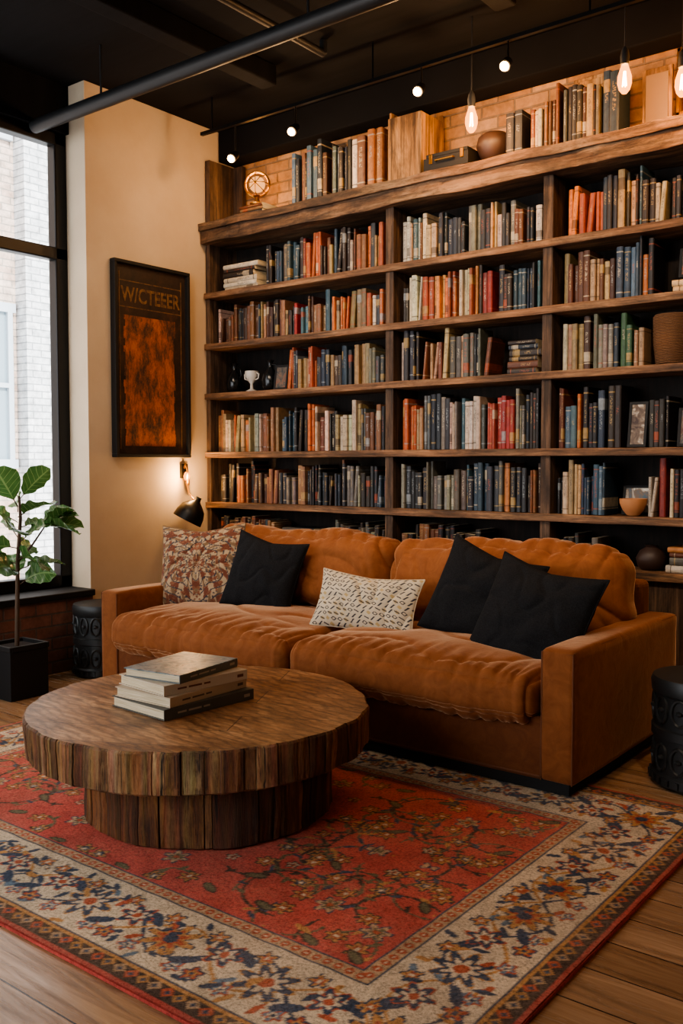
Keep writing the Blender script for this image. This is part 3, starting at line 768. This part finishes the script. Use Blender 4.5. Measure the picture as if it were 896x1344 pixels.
table = empty('round_coffee_table')
def staved(name, cx, cy, r, z0, z1, N, seed, cols, gk=1.):
    rr = random.Random(seed); vs = []; fs = []; cs = []
    mb = MB()
    a = 0; wd = [rr.choice((.35, .6, .8, 1., 1.5, 2.)) for _ in range(N)]; tot = sum(wd)
    ringpts = []
    for w in wd:
        da = 2*math.pi*w/tot; ro = r+rr.uniform(-.004, .003)
        cc = lin(rr.choice(cols)); k = rr.uniform(.65, 1.15); cc = tuple(x*k for x in cc); dk = tuple(x*rr.uniform(.1, .4) for x in cc)
        g = .0025/r; dp = -rr.choice((.003, .006, .014))*gk
        ringpts.append((a, ro, dp, dk)); ringpts.append((a+g, ro, -.001, cc))
        ns = max(2, int(da*r/.010))
        for q in range(1, ns): ringpts.append((a+da*q/ns, ro, rr.uniform(-.0022, .0018), tuple(x*rr.uniform(.75, 1.1) for x in cc)))
        ringpts.append((a+da-g, ro, -.001, cc))
        a += da
    n = len(ringpts); lv = [(z0, -.012, 1.), (z0+.008, 0, 1.)]+[(z0+(z1-z0)*k/8, rr.uniform(-.0015, .0015), 1.) for k in range(1, 8)]+[(z1-.008, 0, .6), (z1, -.007, .25)]
    for li, (z, dr, dk_) in enumerate(lv):
        for (t, ro, dp, c_) in ringpts:
            q2 = ro+dp*dk_+.008*noise.noise((math.cos(t)*7, math.sin(t)*7, z*9))
            zz = z+(.005*noise.noise((math.cos(t)*12, math.sin(t)*12, 5)) if li == 0 else 0)
            t2 = t+.004*noise.noise((t*9, z*14, 3))
            vs.append((cx+(q2+dr)*math.cos(t2), cy+(q2+dr)*math.sin(t2), zz)); cs.append(c_)
    for j in range(len(lv)-1):
        for i in range(n):
            k = (i+1) % n; fs.append((j*n+i, j*n+k, (j+1)*n+k, (j+1)*n+i))
    mb.add(vs, fs, 0, cs)
    L = len(lv)-1
    mb.add(vs[L*n:], [tuple(range(n))], 1); mb.add(vs[:n], [tuple(range(n-1, -1, -1))], 1)
    return mb.build(name, [M_tabside, M_tabtop], table, smooth=True, ang=28)
TX, TYY = -2.617, 2.475
staved('top_slab', TX, TYY, .648, .240, .385, 72, 3, ['c89a68', 'b08050', 'd0a474', '9c7044', 'bc8c5a'], 1.)
staved('drum_base', -2.54, 2.45, .462, .0145, .243, 40, 8, ['a0703f', '8a5c34', 'a87a4c', '7c5230'], 1.)

# table books
TB = empty('book_stack')
def tbook(nm, c, w, l, th, z, rot, cc, top=None):
    M = Matrix.Translation((c[0], c[1], z)) @ Matrix.Rotation(R(rot), 4, 'Z')
    m = MB(); t = .0035
    m.box(-w/2, w/2, -l/2, l/2, 0, t, 0, M=M); m.box(-w/2, w/2, -l/2, l/2, th-t, th, 2, M=M)
    m.box(-w/2, w/2, -l/2, -l/2+t, t, th-t, 0, M=M)
    m.box(-w/2+.006, w/2-.006, -l/2+t, l/2-.006, t, th-t, 1, M=M)
    if cc[1]:
        for (q0, q1) in ((.06, .10), (.11, .17), (.18, .21)):
            m.box(-w/2+q0, -w/2+q1, -l/2-.0006, -l/2, th*.4, th*.58, 3, M=M)
        m.box(w/2-.05, w/2-.02, -l/2-.0006, -l/2, th*.35, th*.65, 3, M=M)
    m.build(nm, [mk(nm+'_cover', .5, cc[0])[0], M_page, top or mk(nm+'_cover_top', .45, cc[0])[0], mk(nm+'_ink', .6, cc[1] or '222222')[0]], TB, bevel=.001)
Mc, nt, b = mk('photo_cover', .35)
nt.links.new(ramp(nt, nz(nt, vec(nt), 14, 5, .6, 1.5), [(.3, '2c3c40'), (.45, '5c7c88'), (.55, '8c989c'), (.65, '4c5a5c'), (.75, 'a8acac')]), b.inputs['Base Color'])
tbook('book_bottom', (-2.65, 2.42), .43, .32, .040, .3865, 86, ('4c4e4a', '9c9484'))
tbook('book_middle', (-2.66, 2.42), .40, .30, .036, .4275, 91, ('b8a890', '5c5248'))
tbook('book_upper', (-2.66, 2.43), .39, .29, .038, .4645, 84, ('c0b4a0', '6a4434'))
tbook('book_top', (-2.67, 2.43), .35, .27, .032, .5035, 98, ('606a6c', 'a8a89f'), Mc)

# ------------------------------------------------------------------ left wall: art & sconce
e = empty('framed_artwork')
ya, yb, za, zb = 3.90, 4.555, 1.345, 2.63; xa = WX+.002
m = MB(); t = .022
m.box(xa, xa+.05, ya, yb, za, za+t); m.box(xa, xa+.05, ya, yb, zb-t, zb); m.box(xa, xa+.05, ya, ya+t, za+t, zb-t); m.box(xa, xa+.05, yb-t, yb, za+t, zb-t)
m.build('frame', [M_blackmatte], e, bevel=.003)
Mp, nt, b = mk('rusted_plate', .6); n = nz(nt, vec(nt), 5, 8, .75, .6)
nt.links.new(ramp(nt, n, [(.35, '17110e'), (.55, '33231a'), (.75, '5c3a28')]), b.inputs['Base Color'])
Mo, nt, b = mk('rust_orange_paint', .7); n = nz(nt, vec(nt, (1, 1, .45)), 9, 10, .85, .2)
nt.links.new(ramp(nt, n, [(.38, '2c1e18'), (.46, '5e3a28'), (.53, '904e2c'), (.60, 'a8623c'), (.68, '6c5848')]), b.inputs['Base Color'])
m = MB(); m.box(xa, xa+.02, ya+t, yb-t, za+t, zb-t, 0)
rq = random.Random(3)
zz = 1.42
while zz < 2.27:
    hgt = rq.uniform(.02, .05)
    m.box(xa+.02, xa+.022, 3.985+rq.uniform(0, .02), 4.44-rq.uniform(0, .02), zz, min(2.28, zz+hgt), 1); zz += hgt
for z_ in (2.33, 2.50): m.box(xa+.02, xa+.0215, 3.96, 4.49, z_, z_+.006, 2)
for y_ in (3.955, 4.49): m.box(xa+.02, xa+.0215, y_, y_+.006, 1.40, 2.56, 2)
Mt, nt, b = mk('faded_gold_paint', .6)
nt.links.new(ramp(nt, nz(nt, vec(nt), 18, 4, .7), [(.35, '3f2c20'), (.65, '80603c')]), b.inputs['Base Color'])
m.build('plate', [Mp, Mo, Mt], e)
tc = bpy.data.curves.new('lettering', 'FONT'); tc.body = 'W/CTEEER'; tc.size = .135; tc.align_x = 'CENTER'; tc.extrude = .001; tc.space_character = 1.02; tc.offset = .003
to = bpy.data.objects.new('lettering', tc); bpy.context.collection.objects.link(to); to.location = (xa+.0225, 4.225, 2.37); to.rotation_euler = (R(90), 0, R(90)); to.data.materials.append(Mt); to.parent = e
to.scale = (.78, 1, 1)
e = empty('wall_lamp')
m = MB()
yo = .07
m.box(WX+.001, WX+.02, 4.49, 4.55, 1.20, 1.30, 0)
m.tube([(WX+.015, 4.52, 1.27), (WX+.05, 4.50, 1.30), (WX+.08, 4.49, 1.25), (WX+.07, 4.49, 1.17), (WX+.08, 4.50, 1.10), (WX+.12, 4.50, 1.06), (WX+.17, 4.43+yo, 1.04)], .007, 8, 1)
m.tube([(WX+.015, 4.53, 1.23), (WX+.04, 4.53, 1.2), (WX+.045, 4.52, 1.15)], .013, 10, 1)
Ms = Matrix.Translation((WX+.17, 4.43+yo, 1.05)) @ Matrix.Rotation(R(158), 4, 'X') @ Matrix.Rotation(R(-18), 4, 'Y')
m.lathe([(.02, -.02), (.024, .01), (.05, .03), (.085, .065), (.10, .11), (.105, .16), (.10, .16), (.08, .07), (.02, .03)], (0, 0, 0), 28, 0, M=Ms)
m.build('lamp_body', [M_black, M_brass], e, smooth=True, ang=50)
m = MB(); m.lathe([(.012, -.03), (.02, -.015), (.022, 0), (.015, .02), (.008, .03)], (WX+.05, 4.51, 1.215), 16); m.build('bulb', [M_bulb], e, smooth=True)
lamp('bulb_light', 'POINT', (WX+.10, 4.48, 1.215), 11, (1, .55, .22), e, .02)

# ------------------------------------------------------------------ drums
def drum(name, cx, cy, r, h):
    m = MB()
    m.lathe([(r*.92, 0), (r, .015), (r, .05), (r*.95, .06), (r*.95, h*.45), (r, h*.46), (r, h*.54), (r*.95, h*.55), (r*.95, h-.07), (r, h-.06), (r*1.02, h-.02), (r*.98, h), (r*.9, h+.003)], (cx, cy, 0.001), 64)
    for (z, k) in ((h*.28, 14), (h*.72, 14)):
        for i in range(k):
            a = 2*math.pi*i/k; c = Vector((cx+r*.95*math.cos(a), cy+r*.95*math.sin(a), z))
            tx = Vector((-math.sin(a), math.cos(a), 0)); pts = [c+tx*(r*.16*math.cos(q))+Vector((0, 0, h*.12*math.sin(q))) for q in np.linspace(0, 2*math.pi, 13)[:-1]]
            m.tube(pts, .008, 6, closed=True)
            m.lathe([(.001, -.012), (.014, -.006), (.016, 0), (.014, .006), (.001, .012)], tuple(c), 8)
    for k in range(30):
        a = 2*math.pi*k/30
        m.box(-.006, .006, -.01, .008, .02, .045, M=Matrix.Translation((cx, cy, 0)) @ Matrix.Rotation(a, 4, 'Z') @ Matrix.Translation((0, -r, 0)))
    m.build(name, [mk('aged_dark_metal', .45, '3c3e3e', Metallic=.6)[0]], smooth=True, ang=40)
drum('carved_drum_stool', -4.70, 3.62, .175, .44)
drum('carved_drum_stool', -1.13, 3.86, .21, .44)

# ------------------------------------------------------------------ plant
pl_ = empty('fiddle_leaf_fig')
px, py = -4.63, 2.98
m = MB()
m.box(px-.12, px+.12, py-.12, py+.12, .001, .27, 0)
for (u0, u1, w0, w1) in ((-.125, .125, -.125, -.105), (-.125, .125, .105, .125), (-.125, -.105, -.105, .105), (.105, .125, -.105, .105)):
    m.box(px+u0, px+u1, py+w0, py+w1, .27, .30, 0)
m.box(px-.104, px+.104, py-.104, py+.104, .271, .28, 1)
m.build('planter', [M_blackmatte, mk('soil', .95, '1c120c')[0]], pl_, bevel=.003)
m = MB()
stem = [(px, py, .27), (px+.01, py, .5), (px-.01, py+.02, .75), (px+.01, py+.03, 1.0), (px, py+.03, 1.12)]
m.tube(stem, [.013, .012, .011, .009, .006], 10)
m.tube([stem[2], (px+.05, py+.08, .85), (px+.08, py+.14, .95)], [.008, .006, .004], 8)
M_leaf, nt, b = mk('leaf', .25)
a_ = nd(nt, 'Attribute', attribute_name='buv').outputs['Vector']; sp = nd(nt, 'SeparateXYZ', {0: a_})
mid = math_(nt, 'LESS_THAN', math_(nt, 'ABSOLUTE', sp.outputs[0]), .06)
dvn = math_(nt, 'FRACT', math_(nt, 'SUBTRACT', math_(nt, 'MULTIPLY', sp.outputs[1], 7.), math_(nt, 'MULTIPLY', math_(nt, 'ABSOLUTE', sp.outputs[0]), 1.4)))
vn = math_(nt, 'MAXIMUM', mid, math_(nt, 'LESS_THAN', dvn, .1))
c = ramp(nt, nz(nt, vec(nt), 6, 3), [(.3, '3c6434'), (.7, '5c874c')])
c = mix(nt, math_(nt, 'MULTIPLY', vn, .6), c, '98b878')
nt.links.new(c, b.inputs['Base Color'])
out = nt.nodes['Material Output']
tl = nd(nt, 'BsdfTranslucent', {0: c}); ms_ = nd(nt, 'MixShader', {0: .25, 1: b.outputs[0], 2: tl.outputs[0]}); nt.links.new(ms_.outputs[0], out.inputs[0])
rl = random.Random(5)
def leafm(base, dirv, L, Wd, droop=.35, tw=0.):
    d = Vector(dirv).normalized(); side = d.cross(Vector((0, 0, 1)))
    if side.length < .1: side = Vector((1, 0, 0))
    side.normalize(); side = Matrix.Rotation(tw, 3, d) @ side; up = side.cross(d).normalized()
    nl, nw = 12, 8; vs = []; at = []; fs = []
    for j in range(nl+1):
        t = j/nl
        wd = Wd*(math.sin(math.pi*min(1, t**.9))**.6)*(.6+.5*t)*(1 if t < .97 else .5)
        if j == 0: wd = .004
        for i in range(nw+1):
            s = -1+2*i/nw
            p = Vector(base)+d*(L*t)+side*(wd*s)+up*(wd*.28*abs(s)**1.2+.008*math.sin(t*22)*abs(s))
            p.z -= droop*L*t*t
            p.x = max(p.x, -5.09)
            vs.append(p); at.append((s, t, 0))
    for j in range(nl):
        for i in range(nw):
            q = j*(nw+1)+i; fs.append((q, q+1, q+nw+2, q+nw+1))
    m.add(vs, fs, 1, att=at)
for k in range(18):
    z = .62+.5*k/17; ang = k*2.4+.4
    L = rl.uniform(.20, .27); el = rl.uniform(.1, .9)+(k > 13)*.6
    d = (math.cos(ang), math.sin(ang), el)
    b0 = Vector((px, py+.02, z)); s0 = b0+Vector(d).normalized()*.05
    m.tube([b0, s0+Vector(d).normalized()*.01], .003, 6)
    L = min(L, .18) if d[0] < -.4 else L
    leafm(s0, d, L, L*.42, rl.uniform(.1, .5), rl.uniform(-1.1, 1.1))
for d in ((.6, .5, .5), (.2, .8, .9), (.9, .3, .1), (.3, .9, .2), (.7, .7, .9)):
    leafm((px+.08, py+.14, .95), d, .23, .10, .3, rl.uniform(-.9, .3))
m.build('stem_and_leaves', [mk('bark', .8, '4c3a2a')[0], M_leaf], pl_, smooth=True, ang=80, recalc=False)

# ------------------------------------------------------------------ lights: track and bulbs
trk = empty('added_track_light')
TY = 4.40
m = MB(); m.box(-4.6, .8, TY-.012, TY+.012, 3.47, 3.49, 0)
for x in (-4.5, -3.2, -1.9, -.4): m.tube([(x, TY, 3.49), (x, TY, CZ-.003)], .005, 6)
lens = MB()
HD = ((-4.29, 3.25), (-3.78, 3.31), (-2.87, 3.33), (-2.34, 3.33))
for x, zh in HD:
    c = Vector((x, TY-.04, zh)); d = Vector((.15, -.75, -.6)).normalized()
    m.tube([(x, TY, 3.47), (x, TY, zh+.04), c-d*.03], .006, 8)
    m.tube([c-d*.09, c-d*.07, c-d*.005], [.018, .026, .03], 16)
    q = d.to_track_quat('Z', 'Y').to_matrix().to_4x4()
    lens.lathe([(.001, -.003), (.024, -.001), (.021, .008), (.001, .012)], (0, 0, 0), 16, M=Matrix.Translation(c) @ q)
m.build('added_track_and_heads', [M_black], trk, smooth=True)
lens.build('lenses', [M_spot], trk, smooth=True)
for x, zh in HD:
    lamp('added_fill_light', 'POINT', (x, TY-.02, zh-.08), 12, (1, .58, .28), trk, .03)
def edison(x, y, z, top=CZ-.003, pw=28):
    e = empty('edison_pendant_bulb')
    m = MB(); m.tube([(x, y, z+.12), (x, y, top)], .004, 6); m.lathe([(.016, .06), (.02, .062), (.022, .10), (.016, .13), (.006, .145)], (x, y, z), 20)
    m.build('cord_and_socket', [M_blackmatte], e, smooth=True)
    m = MB(); m.lathe([(.002, -.075), (.012, -.073), (.026, -.055), (.034, -.025), (.033, .005), (.022, .04), (.014, .065)], (x, y, z), 24); m.build('glass', [M_bulb], e, smooth=True)
    m = MB()
    for k in range(4):
        a = k*1.57; m.tube([(x+.004*math.cos(a), y+.004*math.sin(a), z+.03), (x+.010*math.cos(a), y+.010*math.sin(a), z-.04)], .0022, 6)
    m.build('filament', [M_fil], e)
    lamp('bulb_light', 'POINT', (x, y, z), pw, (1, .48, .18), e, .03)
edison(-2.60, 4.48, 3.16); edison(-1.73, 4.42, 3.14); edison(-1.50, 4.55, 3.11); edison(-.9, 4.45, 3.17)
m = MB()
for (a, b_, c_, d_) in ((-1.66, -1.645, 3.1, 3.44), (-1.46, -1.445, 3.1, 3.44), (-1.66, -1.445, 3.425, 3.44), (-1.66, -1.445, 3.1, 3.115)):
    m.box(a, b_, BY-.1, BY-.085, c_, d_); m.box(a, b_, BY-.02, BY-.004, c_, d_)
for xx in (-1.655, -1.455):
    for zz in (3.105, 3.43): m.box(xx-.005, xx+.005, BY-.09, BY-.01, zz-.005, zz+.005)
m.build('wall_lantern', [M_brass])
# near track, unseen, added as warm fill aimed at shelves
t2 = empty('added_track_light')
m = MB(); m.box(-4.4, .2, 2.185, 2.215, 3.5, 3.53)
for x in (-3.7, -2.6, -1.5, -.4):
    m.tube([(x, 2.2, 3.5), (x, 2.2, 3.44), (x, 2.26, 3.40), (x, 2.32, 3.36)], [.008, .008, .03, .035], 12)
    m.tube([(x, 2.2, 3.53), (x, 2.2, CZ-.003)], .006, 6)
m.build('added_track_and_heads', [M_black], t2, smooth=True)
for x in (-3.7, -2.6, -1.5, -.4):
    lamp('added_fill_light', 'SPOT', (x, 2.34, 3.34), 105, (1, .76, .55), t2, .05, (x-.35, 4.75, 1.5), 85)

# daylight
w = bpy.data.worlds.new('World'); bpy.context.scene.world = w; w.use_nodes = True
bg = w.node_tree.nodes['Background']; bg.inputs[0].default_value = (.94, .96, 1., 1); bg.inputs[1].default_value = 5.2
s = bpy.data.lights.new('sun', 'SUN'); s.energy = 10; s.angle = R(2); s.color = (1, .98, .96)
so = bpy.data.objects.new('sun', s); bpy.context.collection.objects.link(so); so.location = (8, 0, 12)
so.rotation_euler = Vector((-1, 0, -.8)).to_track_quat('-Z', 'Y').to_euler()
try: bpy.context.scene.view_settings.look = 'AgX - Medium High Contrast'
except Exception: pass

# ------------------------------------------------------------------ camera
cam = bpy.data.cameras.new('camera'); co_ = bpy.data.objects.new('camera', cam); bpy.context.collection.objects.link(co_)
cam.sensor_fit = 'VERTICAL'; cam.sensor_height = 36; cam.lens = 1224/1344*36
co_.location = (0, 0, 1.3); co_.rotation_euler = (R(90-2.95), 0, R(37.9))
bpy.context.scene.camera = co_
